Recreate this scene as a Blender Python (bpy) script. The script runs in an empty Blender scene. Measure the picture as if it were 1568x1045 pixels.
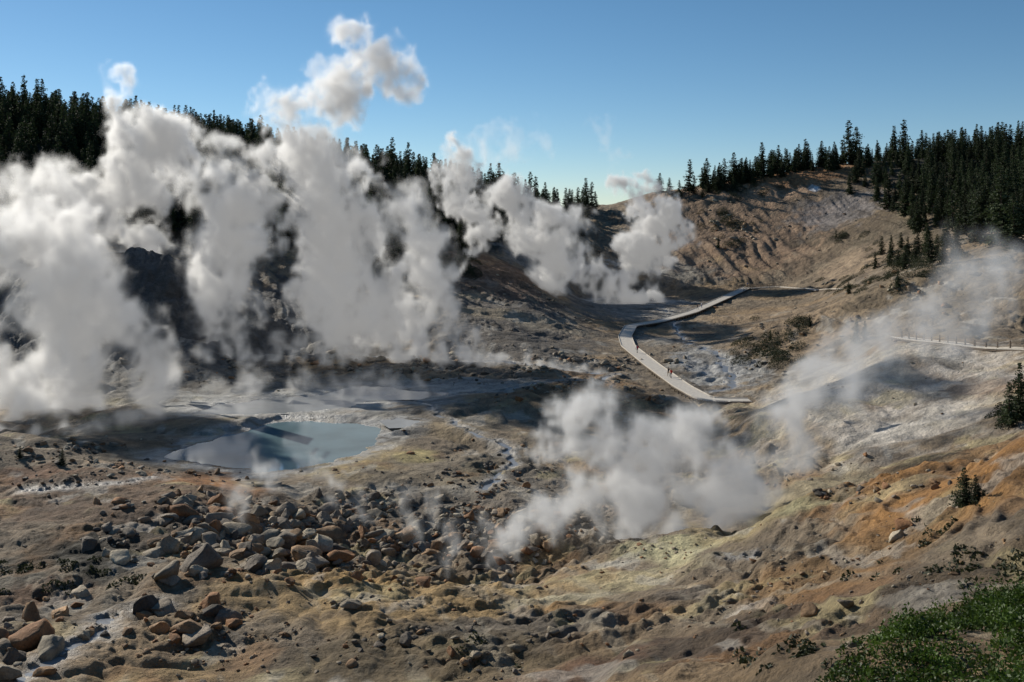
import bpy, bmesh, math, time
import numpy as np
from mathutils import Vector
T0=time.time()
rng=np.random.default_rng(7)
scene=bpy.context.scene
COL=scene.collection
# ---------------------------------------------------------------- helpers
def link(o): COL.objects.link(o); return o
def empty(name):
    o=bpy.data.objects.new(name,None); return link(o)
def mesh_obj(name,co,faces=None,quads=None,tris=None,mats=(),smooth=False,parent=None):
    me=bpy.data.meshes.new(name)
    if faces is not None:
        me.from_pydata([tuple(c) for c in co],[],faces)
    else:
        co=np.asarray(co,dtype=np.float32)
        me.vertices.add(len(co)); me.vertices.foreach_set('co',co.ravel())
        f=quads if quads is not None else tris
        k=4 if quads is not None else 3
        f=np.asarray(f,dtype=np.int32)
        me.loops.add(f.size); me.loops.foreach_set('vertex_index',f.ravel())
        me.polygons.add(len(f))
        me.polygons.foreach_set('loop_start',np.arange(0,f.size,k,dtype=np.int32))
        try: me.polygons.foreach_set('loop_total',np.full(len(f),k,dtype=np.int32))
        except Exception: pass
        me.update(calc_edges=True)
    if smooth: me.polygons.foreach_set('use_smooth',np.ones(len(me.polygons),dtype=bool))
    for m in mats: me.materials.append(m)
    o=bpy.data.objects.new(name,me); link(o)
    if parent: o.parent=parent
    return o
def add_col(me,name,col):
    a=me.attributes.new(name,'FLOAT_COLOR','POINT')
    c=np.ones((len(col),4),dtype=np.float32); c[:,:3]=col
    a.data.foreach_set('color',c.ravel())
perm=rng.permutation(512).astype(np.int64)
perm=np.concatenate([perm,perm])
ang=rng.random(512)*2*np.pi; GX=np.cos(ang); GY=np.sin(ang)
def pn(x,y,s=0):
    x=x+s*17.13; y=y-s*9.71
    xi=np.floor(x).astype(np.int64); yi=np.floor(y).astype(np.int64)
    xf=x-xi; yf=y-yi
    u=xf*xf*xf*(xf*(xf*6-15)+10); v=yf*yf*yf*(yf*(yf*6-15)+10)
    def g(ix,iy,dx,dy):
        h=perm[(perm[ix&511]+iy)&511]
        return GX[h]*dx+GY[h]*dy
    a=g(xi,yi,xf,yf); b=g(xi+1,yi,xf-1,yf); c=g(xi,yi+1,xf,yf-1); d=g(xi+1,yi+1,xf-1,yf-1)
    return (a+(b-a)*u+((c+(d-c)*u)-(a+(b-a)*u))*v)*1.5
def fbm(x,y,o=4,s=0,gain=.5):
    r=0;a=1
    for i in range(o):
        r=r+a*pn(x,y,s+i); x=x*2.03;y=y*2.03;a*=gain
    return r
def sst(a,b,x):
    t=np.clip((x-a)/(b-a),0,1); return t*t*(3-2*t)
def S(px,py,d): return np.array([(px-784)/1568*d,d,-(py-330)/1568*d])  # image pixel plus distance to a world point
# ---------------------------------------------------------------- terrain profiles (distance, level) per image column
def P(d,py): return (d,-(py-330)/1568*d)  # level worked out from an image row at that distance
far=[(1200,0),(6000,-60)]
prof={
-400:[(4,-4),(8,-8),(48,-21.9),(100,-26.5),(124,-26),(140,-28),(200,-24),(250,0),(300,20),(340,34),(420,40),(600,30)]+far,
0:[(4,-3.5),(8,-6),P(48,1045),P(62,950),P(80,860),P(100,760),P(112,705),P(124,674),(136,-29.5),(170,-29.5),(200,-26),P(215,470),P(250,350),P(300,250),P(340,190),(420,36),(600,20)]+far,
200:[(4,-3.5),(8,-6),P(50,1045),P(62,955),P(80,855),P(100,760),P(114,705),P(120,693),(130,-29.9),(170,-29.5),(190,-27),P(205,480),P(215,400),P(222,372),(240,-9),(270,-5),P(300,295),P(345,215),(430,32),(600,20)]+far,
300:[(4,-3.5),(8,-6),P(51,1045),P(63,955),P(80,860),P(98,775),P(110,728),(121,-29.7),(170,-29.5),(195,-27),P(210,470),P(222,403),(240,-14),(275,-6),P(310,290),P(350,228),(430,28),(600,20)]+far,
400:[(4,-3.5),(8,-6),P(52,1045),P(64,950),P(78,870),P(94,806),P(106,758),(116,-29.8),(124,-30),(150,-30),(180,-29.5),(205,-27),P(225,470),(245,-15),(280,-6),P(310,300),P(350,248),(430,22),(600,15)]+far,
600:[(4,-3.5),(8,-6),P(52,1045),P(66,950),P(76,890),(86,-30.8),(98,-31.3),(115,-30),(150,-29.8),(185,-29.3),(205,-27.5),P(230,490),P(255,440),P(280,400),P(310,350),P(350,285),(430,15),(600,12)]+far,
784:[(4,-3.5),(8,-5.8),P(50,1045),P(64,950),P(78,875),(88,-31.5),(100,-31.8),(118,-30),(135,-29.5),(165,-29),(200,-28.3),P(225,505),P(250,465),P(270,430),P(290,400),(300,-14),P(330,368),P(370,318),(430,4),(600,4)]+far,
900:[(4,-3.4),(8,-5.5),P(48,1045),P(64,945),P(76,878),P(84,832),(93,-31.5),(105,-32),(125,-30),(140,-29.3),(165,-29.3),(200,-28.8),(225,-28.3),(260,-27.6),(300,-27),(330,-27),P(350,425),P(370,398),P(400,350),P(440,324),(600,2)]+far,
1000:[(4,-3.3),(8,-5.3),P(44,1045),P(60,950),P(78,860),P(88,817),(98,-32),(110,-32.3),(130,-30.3),(165,-30),(200,-29.6),(260,-28.5),(330,-27.5),P(350,435),P(365,408),P(400,365),P(440,294),(600,10)]+far,
1100:[(4,-3.2),(8,-5.2),P(40,1045),P(55,950),P(75,860),P(88,803),(98,-31.5),(112,-32),(130,-30.3),(165,-30.2),(200,-30),(240,-28.5),(290,-27.5),(315,-26),P(345,440),P(365,410),P(400,340),P(435,278),(600,14)]+far,
1230:[(4,-3.1),(8,-5.0),P(34,1045),P(50,930),P(68,830),P(80,752),(92,-28.5),(105,-29),P(120,690),P(135,612),P(140,597),(155,-27.5),(170,-28),P(190,562),P(210,515),P(220,480),(240,-24),(290,-25.5),P(335,442),P(350,425),P(380,360),P(430,254),(500,20),(600,18)]+far,
1400:[(4,-2.9),(8,-4.8),P(28,1045),P(45,900),P(62,790),P(75,705),(88,-25),(102,-27),P(118,670),P(130,610),P(142,550),P(150,525),(165,-20),(180,-20.5),P(200,470),P(220,415),(235,-12),(270,-12),P(320,370),P(380,300),P(430,242),(500,25),(700,20)]+far,
1568:[(4,-2.8),(8,-4.7),(16,-8.6),P(24,1045),P(40,900),P(55,735),P(65,650),(80,-20),(100,-22.5),P(120,600),P(138,545),P(150,523),(165,-19),P(190,440),P(220,385),P(260,350),P(330,300),P(400,240),(450,27),(700,25)]+far,
1950:[(4,-2.4),(8,-3.7),(24,-9),(60,-10),(100,-14),(150,-12),(220,0),(330,15),(420,34),(700,30)]+far,
2500:[(4,-2),(8,-3),(24,-6),(60,-6),(100,-10),(150,-6),(220,6),(330,20),(420,36),(700,32)]+far}
ts=np.concatenate([np.linspace(-1.1,-.56,70)[:-1],np.linspace(-.56,.56,1050),np.linspace(.56,1.1,70)[1:]])
ds=np.concatenate([np.geomspace(4,22,50)[:-1],np.geomspace(22,460,1050),np.geomspace(460,6000,60)[1:]])
lds=np.log(ds)
def gsm(a,sig,axis):
    if sig<.5:return a
    r=int(3*sig); k=np.exp(-.5*(np.arange(-r,r+1)/sig)**2); k/=k.sum()
    p=[(0,0)]*a.ndim; p[axis]=(r,r)
    b=np.pad(a,p,mode='edge')
    return np.apply_along_axis(lambda v:np.convolve(v,k,mode='valid'),axis,b)
pxs=sorted(prof)
lf=np.linspace(math.log(4),math.log(6000),1400)
Pf=np.stack([gsm(np.interp(lf,np.log([q[0] for q in prof[p]]),[q[1] for q in prof[p]]),3.0,0) for p in pxs])
Pt=np.array([(p-784)/1568 for p in pxs])
tf=np.linspace(-1.1,1.1,440)
G=np.empty((440,len(lf)))
for j in range(len(lf)): G[:,j]=np.interp(tf,Pt,Pf[:,j])
G=gsm(G,4.5,0)
ii=np.interp(lds,lf,np.arange(len(lf))); i0=np.minimum(ii.astype(int),len(lf)-2); fi=ii-i0
G2=G[:,i0]*(1-fi)+G[:,i0+1]*fi
jj=np.interp(ts,tf,np.arange(440)); j0=np.minimum(jj.astype(int),438); fj=(jj-j0)[:,None]
Zb=(G2[j0]*(1-fj)+G2[j0+1]*fj).T
D=ds[:,None]*np.ones_like(ts)[None,:]
X=ts[None,:]*D
zg=np.abs(np.gradient(Zb,axis=0)/np.gradient(D,axis=0)); zg=np.clip(zg,0,.5)
def zone(px,d,rp,rd):
    x=(px-784)/1568*d; return np.exp(-(((X-x)/(rp/1568*d))**2+((D-d)/rd)**2))
smoothz=np.clip(1.1*zone(1400,135,190,30)+zone(1320,400,160,50)+.9*zone(1180,390,170,45)+.8*zone(1300,215,180,28),0,1)
wx=X+5*fbm(X/18,D/18,2,40); wy=D+5*fbm(X/18,D/18,2,50)
amp=.62+1.4*zg
amp=amp*sst(6,40,D)*(1-.66*smoothz)*(.8+.2*sst(66,100,D))
amp*=1-.5*np.clip(zone(400,112,200,9),0,1)
farf=1-.5*sst(175,240,D)
Zt=Zb+amp*(1.6*fbm(wx/26,wy/26,2,1))
bil=np.abs(pn(wx/11,wy/11,5)); Zt+=amp*2.3*(bil-.25)*np.clip(D/120,.5,1)*farf
bil2=np.abs(pn(wx/3.8,wy/3.8,9)); Zt+=amp*.8*(bil2-.25)*(.35+1.1*sst(-.2,.5,pn(X/22,D/22,33)))*farf
Zt+=amp*.26*fbm(X/1.6,D/1.6,3,13)*(.3+1.2*sst(-.2,.4,pn(X/14,D/14,35)))
nearS=sst(110,60,D)*sst(30,45,D)
ph_=(Zb+1.4*fbm(X/8,D/8,4,90))*.95
Zt+=nearS*.34*(sst(.15,.5,ph_%1.0)-sst(.5,1.,ph_%1.0)-.5)*sst(-.3,.3,pn(X/10,D/10,92))
near=sst(170,60,D)
Zt+=near*.10*fbm(X/.6,D/.6,3,21)*(.1+sst(0,.5,pn(X/9,D/9,30)))
rav=np.clip(zone(450,92,260,14)+zone(700,90,220,13)+.7*zone(870,100,120,14),0,1)
Zt+=rav*(.9*np.abs(fbm(X/2.6,D/2.6,3,24))-.25)
gul=np.abs(pn((X+.25*D)/5.0+.6*pn(X/20,D/20,61),D/45,60)); gul2=np.abs(pn((X+.2*D)/2.0+.5*pn(X/9,D/9,62),D/22,63))
Zt-=sst(.08,.3,zg)*sst(100,140,D)*((.4-gul)*1.5+(.35-gul2)*.6)*sst(500,430,D)
def ipos(t,d):
    a=np.interp(t,ts,np.arange(len(ts))); b=np.interp(np.log(d),lds,np.arange(len(ds)))
    return a,b
def hz(x,y,A=None):
    A=Zt if A is None else A
    x=np.asarray(x,float); y=np.asarray(y,float)
    a,b=ipos(x/y,y); a0=np.minimum(a.astype(int),len(ts)-2); b0=np.minimum(b.astype(int),len(ds)-2)
    fa=a-a0; fb=b-b0
    return (A[b0,a0]*(1-fa)+A[b0,a0+1]*fa)*(1-fb)+(A[b0+1,a0]*(1-fa)+A[b0+1,a0+1]*fa)*fb
def hit(px,py,A=None):  # px and py are image coordinates
    """ground point under an image pixel, found along the camera ray"""
    A=Zb if A is None else A
    t=(px-784)/1568; a=np.interp(t,ts,np.arange(len(ts))); a0=int(min(a,len(ts)-2)); fa=a-a0
    pr=A[:,a0]*(1-fa)+A[:,a0+1]*fa
    row=330-pr/ds*1568
    k=np.argmax((row<=py)&(ds>10))
    if row[k]>py: k=len(ds)-1
    if k>0 and row[k-1]>row[k]:
        f=(row[k-1]-py)/(row[k-1]-row[k]); d=ds[k-1]+f*(ds[k]-ds[k-1])
    else: d=ds[k]
    return t*d,d
# ---------------------------------------------------------------- water carving
def poly_sd(px,py,poly):
    n=len(poly); dmin=np.full(px.shape,1e9); inside=np.zeros(px.shape,bool)
    for i in range(n):
        ax,ay=poly[i]; bx,by=poly[(i+1)%n]
        ex,ey=bx-ax,by-ay; t=np.clip(((px-ax)*ex+(py-ay)*ey)/(ex*ex+ey*ey),0,1)
        dmin=np.minimum(dmin,np.hypot(px-ax-t*ex,py-ay-t*ey))
        c=((ay>py)!=(by>py))&(px<(bx-ax)*(py-ay)/(by-ay+1e-12)+ax); inside^=c
    return np.where(inside,-dmin,dmin)
def pond_poly(pts,w): 
    return [((px-784)/1568*(w/(-(py-330)/1568)),w/(-(py-330)/1568)) for px,py in pts]
ponds=[
 ('milky_pond',-29.4,[(300,634),(335,620),(400,613),(490,606),(540,592),(600,594),(640,600),(690,603),(640,612),(560,614),(530,624),(470,630),(400,633),(350,634)]),
 ('mud_pot_pond',-27.3,[(900,463),(940,456),(1000,456),(1010,462),(960,466),(915,466)]),
 ('mud_pool',-29.3,[(590,646),(610,641),(640,645),(625,653),(600,654)]),
 ('turquoise_hot_spring',-30.0,[(258,700),(300,682),(350,668),(400,655),(440,646),(500,648),(545,650),(580,657),(570,675),(556,690),(500,708),(450,718),(400,724),(360,717),(310,708)]),
]
wet=np.zeros_like(Zt)
pond_w=[]
for nm,w,pp in ponds:
    poly=pond_poly(pp,w)
    xs=[p[0] for p in poly]; ys=[p[1] for p in poly]
    m=(X>min(xs)-22)&(X<max(xs)+22)&(D>min(ys)-22)&(D<max(ys)+22)
    sc_=.4 if 'pool' in nm else 1.
    sd=poly_sd(X[m],D[m],poly)+.9*sc_*fbm(X[m]/4,D[m]/4,3,70)-.3*sc_
    z=Zt[m]
    shore=w+.04+.045*np.maximum(sd,0)
    if 'spring' in nm:
        # far bank is already shaped by the upper pond: blend over a short distance there
        farb=D[m]>np.mean(ys)+5
        zo=shore+(z-shore)*np.where(farb,sst(.6,3.2,sd),sst(2,14,sd))
        zo=np.where(farb,np.maximum(zo,w+.04),zo)
    else: zo=shore+(z-shore)*sst(2*sc_,14*sc_,sd)
    zi=w-.1-np.minimum(1.2,-sd*.25)
    Zt[m]=np.where(sd<0,zi,zo)
    wet[m]=np.maximum(wet[m],1-sst(0,7*sc_,sd))
    pond_w.append((nm,w,poly))
streams=[('stream',.7,[(560,604),(610,612),(658,618),(668,640),(700,655),(760,675),(800,692),(770,720),(740,760)]),
 ('stream',.9,[(0,1022),(60,1008),(105,988),(150,960),(190,942),(250,925)]),
 ('stream',1.2,[(1040,528),(1090,540),(1112,560),(1128,585),(1085,597)]),
 ('stream',.45,[(1100,862),(1160,850),(1190,838)]),
 ('stream',1.3,[(560,548),(650,552),(760,556),(870,566),(950,575)]),
 ('stream',.4,[(30,752),(110,748),(190,740),(240,728)]),
 ('stream',.8,[(950,575),(900,585),(830,590),(760,600),(690,603)]),
 ('stream',.8,[(1010,470),(1040,490),(1030,505),(1060,520),(1040,528)])]
ribbons=[]
def resample(pts,step):
    pts=np.array(pts,float); seg=np.hypot(*np.diff(pts[:,:2],axis=0).T); s=np.concatenate([[0],np.cumsum(seg)])
    n=max(2,int(s[-1]/step)+1); q=np.linspace(0,s[-1],n)
    return np.stack([np.interp(q,s,pts[:,k]) for k in range(pts.shape[1])],1)
for nm,w,pp in streams:
    pts=resample([hit(a,b) for a,b in pp],.8)
    pts=np.stack([gsm(pts[:,k],2,0) for k in (0,1)],1)
    pts[:,0]+=1.3*fbm(pts[:,0]/5,pts[:,1]/5,2,80)
    zl=gsm(hz(pts[:,0],pts[:,1]),5,0)-.1
    m=(X>pts[:,0].min()-5)&(X<pts[:,0].max()+5)&(D>pts[:,1].min()-5)&(D<pts[:,1].max()+5)
    xm=X[m];ym=D[m]; dm=np.full(xm.shape,1e9); zm=np.zeros(xm.shape)
    for k in range(len(pts)):
        dd=np.hypot(xm-pts[k,0],ym-pts[k,1]); c=dd<dm; dm[c]=dd[c]; zm[c]=zl[k]
    ww=w*(.75+.9*pn(xm/2,ym/2,77))
    f=sst(ww*.6,ww*.6+2.2,dm)
    Zt[m]=np.where(f<1,(zm-.22+.35*np.clip(dm/np.maximum(ww,.2),0,1.4))*(1-f)+Zt[m]*f,Zt[m])
    wet[m]=np.maximum(wet[m],.8*(1-sst(0,w+2.0,dm)))
    ribbons.append((nm,w,pts,zl))
# ---------------------------------------------------------------- boardwalk route grading
bw_main=[(1152,613),(1110,613),(1080,611),(1045,592),(1000,560),(962,530),(957,515),(966,499),(1010,492),(1060,478),(1110,456),(1145,440)]
bwz=[-29.6,-29.6,-29.6,-29.5,-29.2,-28.6,-28.2,-27.6,-27.3,-26.8,-25.4,-24.0]
bw=[((px-784)/1568*(z/(-(py-330)/1568)),z/(-(py-330)/1568),z) for (px,py),z in zip(bw_main,bwz)]
bw=resample(bw,.32)
for k in (0,1,2): bw[:,k]=gsm(bw[:,k],3,0)
trail=[hit(*q) for q in [(1150,441),(1190,437),(1235,441),(1290,444)]]
trail=resample(trail,.5); 
tz=gsm(hz(trail[:,0],trail[:,1]),10,0)+.1
tz=tz+(bw[-1,2]-.15-tz[0])*np.exp(-np.arange(len(tz))/10)
trail=np.column_stack([trail,tz])
over=[hit(*q) for q in [(1375,527),(1420,523),(1480,527),(1530,540),(1600,548)]]
over=resample(over,.5); oz=gsm(hz(over[:,0],over[:,1]),8,0)+.15
over=np.column_stack([over,oz])
def grade(route,w,drop):
    m=(X>route[:,0].min()-6)&(X<route[:,0].max()+6)&(D>route[:,1].min()-6)&(D<route[:,1].max()+6)
    xm=X[m];ym=D[m]; dm=np.full(xm.shape,1e9); zm=np.zeros(xm.shape)
    for k in range(0,len(route),2):
        dd=np.hypot(xm-route[k,0],ym-route[k,1]); c=dd<dm; dm[c]=dd[c]; zm[c]=route[k,2]
    lim=zm-drop
    f=sst(w,w+4,dm)
    Zt[m]=np.minimum(lim,Zt[m])*(1-f)+Zt[m]*f
    f2=sst(w*.6,w+3,dm); Zt[m]=np.maximum(Zt[m],zm-drop-.5)*(1-f2)+Zt[m]*f2
grade(bw,2.2,.4); grade(trail,1.2,.12); grade(over,1.4,.12)
# ---------------------------------------------------------------- soil map (ground plan from image-pixel blobs)
def lerp(a,b,f): return a+(b-a)*f[...,None]
n1=fbm(X/30,D/30,4,100); n2=fbm(X/9,D/9,4,110); n3=fbm(X/2.5,D/2.5,3,120); 
C=np.ones(X.shape+(3,))*np.array([.235,.18,.12])
C=lerp(C,np.array([.31,.205,.105]),sst(-.1,.5,n1)*.7)
blobs=[
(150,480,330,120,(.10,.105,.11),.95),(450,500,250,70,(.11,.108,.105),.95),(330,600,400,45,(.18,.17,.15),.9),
(760,500,170,75,(.13,.115,.10),.95),(760,425,90,30,(.17,.10,.065),.8),(800,395,60,15,(.34,.31,.28),.6),
(760,480,60,8,(.40,.32,.21),.6),(850,500,70,7,(.40,.34,.25),.6),(720,450,40,6,(.37,.31,.21),.5),
(960,470,120,25,(.27,.245,.215),.9),(1030,415,110,25,(.18,.17,.15),.9),(985,405,60,10,(.5,.49,.46),.9),(960,460,90,8,(.52,.49,.45),.9),
(1200,340,210,80,(.33,.215,.135),.95),(1450,330,200,100,(.14,.11,.07),.8),(1230,262,110,22,(.33,.16,.065),.8),(1290,322,80,28,(.28,.25,.235),.8),(1320,400,70,30,(.40,.29,.19),.6),(1080,330,60,40,(.20,.135,.085),.6),
(1240,500,170,50,(.33,.235,.145),.9),(1450,440,170,50,(.21,.16,.10),.8),
(1400,610,230,95,(.54,.48,.41),1.),(1300,570,90,30,(.52,.46,.36),.6),(1550,610,60,50,(.34,.25,.18),.7),(1210,640,40,40,(.38,.29,.17),.6),(1400,650,120,20,(.56,.52,.46),.6),
(1050,560,120,60,(.21,.17,.125),.85),(1095,565,65,28,(.42,.415,.40),.9),(900,605,110,35,(.28,.16,.07),.85),(1000,520,40,12,(.25,.24,.22),.7),(1000,480,60,10,(.34,.31,.27),.7),
(450,622,240,24,(.46,.45,.42),.9),(330,668,80,14,(.28,.25,.21),.7),(560,712,110,32,(.42,.30,.12),.8),(700,730,160,50,(.25,.205,.145),.85),
(700,650,60,25,(.34,.25,.135),.6),(600,655,70,22,(.22,.21,.19),.8),(640,700,40,10,(.52,.42,.18),.7),(490,690,60,8,(.45,.36,.17),.5),(760,640,120,18,(.30,.25,.18),.7),(700,590,130,14,(.42,.40,.37),.8),
(620,800,260,50,(.20,.165,.125),.9),(860,770,150,60,(.25,.21,.165),.8),(560,770,60,8,(.5,.46,.40),.5),(700,790,50,8,(.46,.43,.35),.5),(640,755,120,8,(.46,.41,.33),.6),
(150,760,270,60,(.18,.11,.063),.95),(300,733,90,16,(.38,.165,.05),.9),(60,720,80,12,(.22,.105,.05),.8),(110,865,160,48,(.042,.035,.021),.95),(320,820,120,30,(.12,.085,.058),.8),  # near-black patch at left: shadow and dark soil painted as one colour
(150,990,250,60,(.33,.225,.12),.8),(60,905,100,16,(.23,.11,.05),.6),
(600,920,330,60,(.40,.265,.115),.9),(520,895,90,16,(.44,.265,.09),.7),(930,880,160,22,(.54,.45,.26),.8),(1060,838,130,20,(.58,.53,.31),.85),(850,905,90,10,(.6,.54,.38),.6),(950,855,60,6,(.62,.58,.47),.7),
(830,960,200,28,(.22,.185,.145),.85),(650,1020,250,40,(.20,.145,.075),.85),(900,1030,120,22,(.21,.10,.055),.7),(1040,920,70,14,(.18,.155,.13),.7),(700,960,60,12,(.14,.115,.085),.7),
(1150,925,60,9,(.66,.58,.49),.85),(1170,800,100,22,(.40,.31,.16),.8),(1230,745,90,20,(.38,.32,.20),.7),
(1470,750,170,60,(.36,.185,.06),.95),(1500,700,120,30,(.35,.175,.055),.9),(1300,860,180,40,(.31,.185,.08),.85),(1250,770,60,9,(.5,.46,.26),.7),(1380,740,70,14,(.48,.39,.22),.7),
(1230,960,220,60,(.16,.10,.06),.8),(1480,900,200,60,(.10,.072,.043),.85),(1100,1010,150,40,(.12,.08,.05),.8),
(1245,286,10,3,(.8,.82,.84),1.),
]
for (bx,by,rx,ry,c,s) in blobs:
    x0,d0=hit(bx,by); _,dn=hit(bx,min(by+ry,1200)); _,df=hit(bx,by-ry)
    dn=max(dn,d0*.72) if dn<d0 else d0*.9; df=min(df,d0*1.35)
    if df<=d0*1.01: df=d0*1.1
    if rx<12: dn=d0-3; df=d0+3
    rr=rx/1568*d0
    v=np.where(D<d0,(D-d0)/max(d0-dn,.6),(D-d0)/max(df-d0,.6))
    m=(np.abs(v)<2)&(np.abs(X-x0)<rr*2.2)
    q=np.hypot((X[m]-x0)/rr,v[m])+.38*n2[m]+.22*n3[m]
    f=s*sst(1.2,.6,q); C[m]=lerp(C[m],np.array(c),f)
C*= (1+.28*n2+.16*n3)[...,None]
sul=sst(.25,.6,fbm(X/6,D/6,3,140))*sst(200,120,D)*sst(-.1,.4,n1+.3); C=lerp(C,np.array([.55,.46,.24]),sul*.5)
wh=sst(.38,.6,fbm(X/5,D/10,4,150)); C=lerp(C,np.array([.54,.50,.43]),wh*.45*sst(320,200,D))
dk=sst(.25,.65,fbm(X/7,D/7,5,160)); C=lerp(C,np.array([.08,.06,.04]),dk*.5)
og=sst(.3,.7,fbm(X/10,D/10,3,170)); C=lerp(C,np.array([.34,.17,.055]),og*.45*sst(180,100,D))
stk=sst(.25,.6,fbm((X+.3*D)/2.2,D/14,3,180)); C=lerp(C,np.array([.46,.40,.30]),stk*.4*sst(.04,.15,zg)*sst(160,120,D))
C=lerp(C,np.array([.45,.44,.42])*np.ones(3),sst(.3,.9,wet)*.75*sst(-.6,.2,n3))
pxg=784+ts[None,:]*1568
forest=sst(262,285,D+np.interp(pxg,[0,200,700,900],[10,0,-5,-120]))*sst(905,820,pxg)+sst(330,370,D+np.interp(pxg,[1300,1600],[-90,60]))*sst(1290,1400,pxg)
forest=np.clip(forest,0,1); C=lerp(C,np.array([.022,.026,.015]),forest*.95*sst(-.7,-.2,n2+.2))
C=np.clip(C,.012,.8)
print('terrain arrays',time.time()-T0)
# ---------------------------------------------------------------- materials
def newmat(name):
    m=bpy.data.materials.new(name); m.use_nodes=True; nt=m.node_tree; nt.nodes.clear()
    out=nt.nodes.new('ShaderNodeOutputMaterial'); return m,nt,out
def N(nt,t,**kw):
    n=nt.nodes.new(t)
    for k,v in kw.items(): setattr(n,k,v)
    return n
def noise(nt,vec,scale,detail=6,rough=.55):
    n=N(nt,'ShaderNodeTexNoise'); n.inputs['Scale'].default_value=scale; n.inputs['Detail'].default_value=detail; n.inputs['Roughness'].default_value=rough
    nt.links.new(vec,n.inputs['Vector']); return n.outputs[0]
def maprange(nt,v,a,b,c,d):
    n=N(nt,'ShaderNodeMapRange'); nt.links.new(v,n.inputs[0])
    for i,x in enumerate((a,b,c,d)): n.inputs[i+1].default_value=x
    return n.outputs[0]
def math_(nt,op,a,b=None):
    n=N(nt,'ShaderNodeMath',operation=op)
    for i,x in enumerate((a,b)):
        if x is None: continue
        if isinstance(x,(int,float)): n.inputs[i].default_value=x
        else: nt.links.new(x,n.inputs[i])
    return n.outputs[0]
def vmul(nt,col,f):
    n=N(nt,'ShaderNodeVectorMath',operation='SCALE'); nt.links.new(col,n.inputs[0]); nt.links.new(f,n.inputs['Scale']); return n.outputs[0]
def attr_ground(name,rough=.85,b1=.35,sc=1.):
    m,nt,out=newmat(name); L=nt.links
    tc=N(nt,'ShaderNodeTexCoord'); v=tc.outputs['Object']
    at=N(nt,'ShaderNodeAttribute'); at.attribute_name='Col'
    wa=N(nt,'ShaderNodeAttribute'); wa.attribute_name='wet'
    f1=maprange(nt,noise(nt,v,.6*sc,11,.64),.3,.7,.6,1.4)
    f2=maprange(nt,noise(nt,v,5*sc,6,.65),.3,.7,.74,1.26)
    f=math_(nt,'MULTIPLY',f1,f2)
    c=vmul(nt,at.outputs['Color'],f)
    b=N(nt,'ShaderNodeBsdfPrincipled'); L.new(c,b.inputs['Base Color'])
    r=maprange(nt,wa.outputs['Fac'],0,1,rough,.34); L.new(r,b.inputs['Roughness'])
    b.inputs['Specular IOR Level'].default_value=.35
    h=noise(nt,v,.55*sc,13,.68)
    bp=N(nt,'ShaderNodeBump'); bp.inputs['Strength'].default_value=1.; bp.inputs['Distance'].default_value=b1; L.new(h,bp.inputs['Height'])
    L.new(bp.outputs[0],b.inputs['Normal']); L.new(b.outputs[0],out.inputs[0]); return m
M_ground=attr_ground('hydrothermal_ground',.88,1.5)
M_rock=attr_ground('rock',.85,.35,1.6)
def simple(name,col,rough=.7,var=.25,scale=3,metal=0,transl=None,objrand=False):
    m,nt,out=newmat(name); L=nt.links
    tc=N(nt,'ShaderNodeTexCoord')
    f=maprange(nt,noise(nt,tc.outputs['Object'],scale,5),.3,.7,1-var,1+var)
    if objrand:
        oi=N(nt,'ShaderNodeObjectInfo'); f=math_(nt,'MULTIPLY',f,maprange(nt,oi.outputs['Random'],0,1,.6,1.45))
    rgb=N(nt,'ShaderNodeRGB'); rgb.outputs[0].default_value=(*col,1)
    c=vmul(nt,rgb.outputs[0],f)
    b=N(nt,'ShaderNodeBsdfPrincipled'); L.new(c,b.inputs['Base Color']); b.inputs['Roughness'].default_value=rough; b.inputs['Metallic'].default_value=metal
    b.inputs['Specular IOR Level'].default_value=.3
    if transl:
        tr=N(nt,'ShaderNodeBsdfTranslucent'); L.new(c,tr.inputs[0]); mx=N(nt,'ShaderNodeMixShader'); mx.inputs[0].default_value=transl
        L.new(b.outputs[0],mx.inputs[1]); L.new(tr.outputs[0],mx.inputs[2]); L.new(mx.outputs[0],out.inputs[0])
    else: L.new(b.outputs[0],out.inputs[0])
    return m
M_needle=simple('conifer_needles',(.032,.046,.018),.75,.4,1.2,transl=.28,objrand=True)
M_bark=simple('bark',(.08,.06,.045),.9,.4,4)
M_leaf=simple('shrub_leaf',(.048,.085,.012),.55,.8,.9,transl=.32)
M_dleaf=simple('dry_shrub_leaf',(.035,.042,.018),.7,.4,2,transl=.25)
M_deck=simple('weathered_deck',(.58,.53,.46),.8,.15,2)
M_wood=simple('weathered_timber',(.13,.10,.075),.85,.3,3)
def water(name,col,rough,bump,scale):
    m,nt,out=newmat(name); L=nt.links; tc=N(nt,'ShaderNodeTexCoord')
    rgb=N(nt,'ShaderNodeRGB'); rgb.outputs[0].default_value=(*col,1)
    c=vmul(nt,rgb.outputs[0],maprange(nt,noise(nt,tc.outputs['Object'],.12,3),.3,.7,.8,1.2))
    b=N(nt,'ShaderNodeBsdfPrincipled'); L.new(c,b.inputs['Base Color']); b.inputs['Roughness'].default_value=rough; b.inputs['IOR'].default_value=1.75
    bp=N(nt,'ShaderNodeBump'); bp.inputs['Strength'].default_value=bump; bp.inputs['Distance'].default_value=.02
    L.new(noise(nt,tc.outputs['Object'],scale,3),bp.inputs['Height']); L.new(bp.outputs[0],b.inputs['Normal']); L.new(b.outputs[0],out.inputs[0]); return m
M_pool=water('hot_spring_water',(.18,.27,.30),.03,.2,.5)
M_milk=water('milky_water',(.32,.33,.33),.1,.6,2)
M_stream=water('stream_water',(.25,.25,.25),.3,1.0,5)
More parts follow.
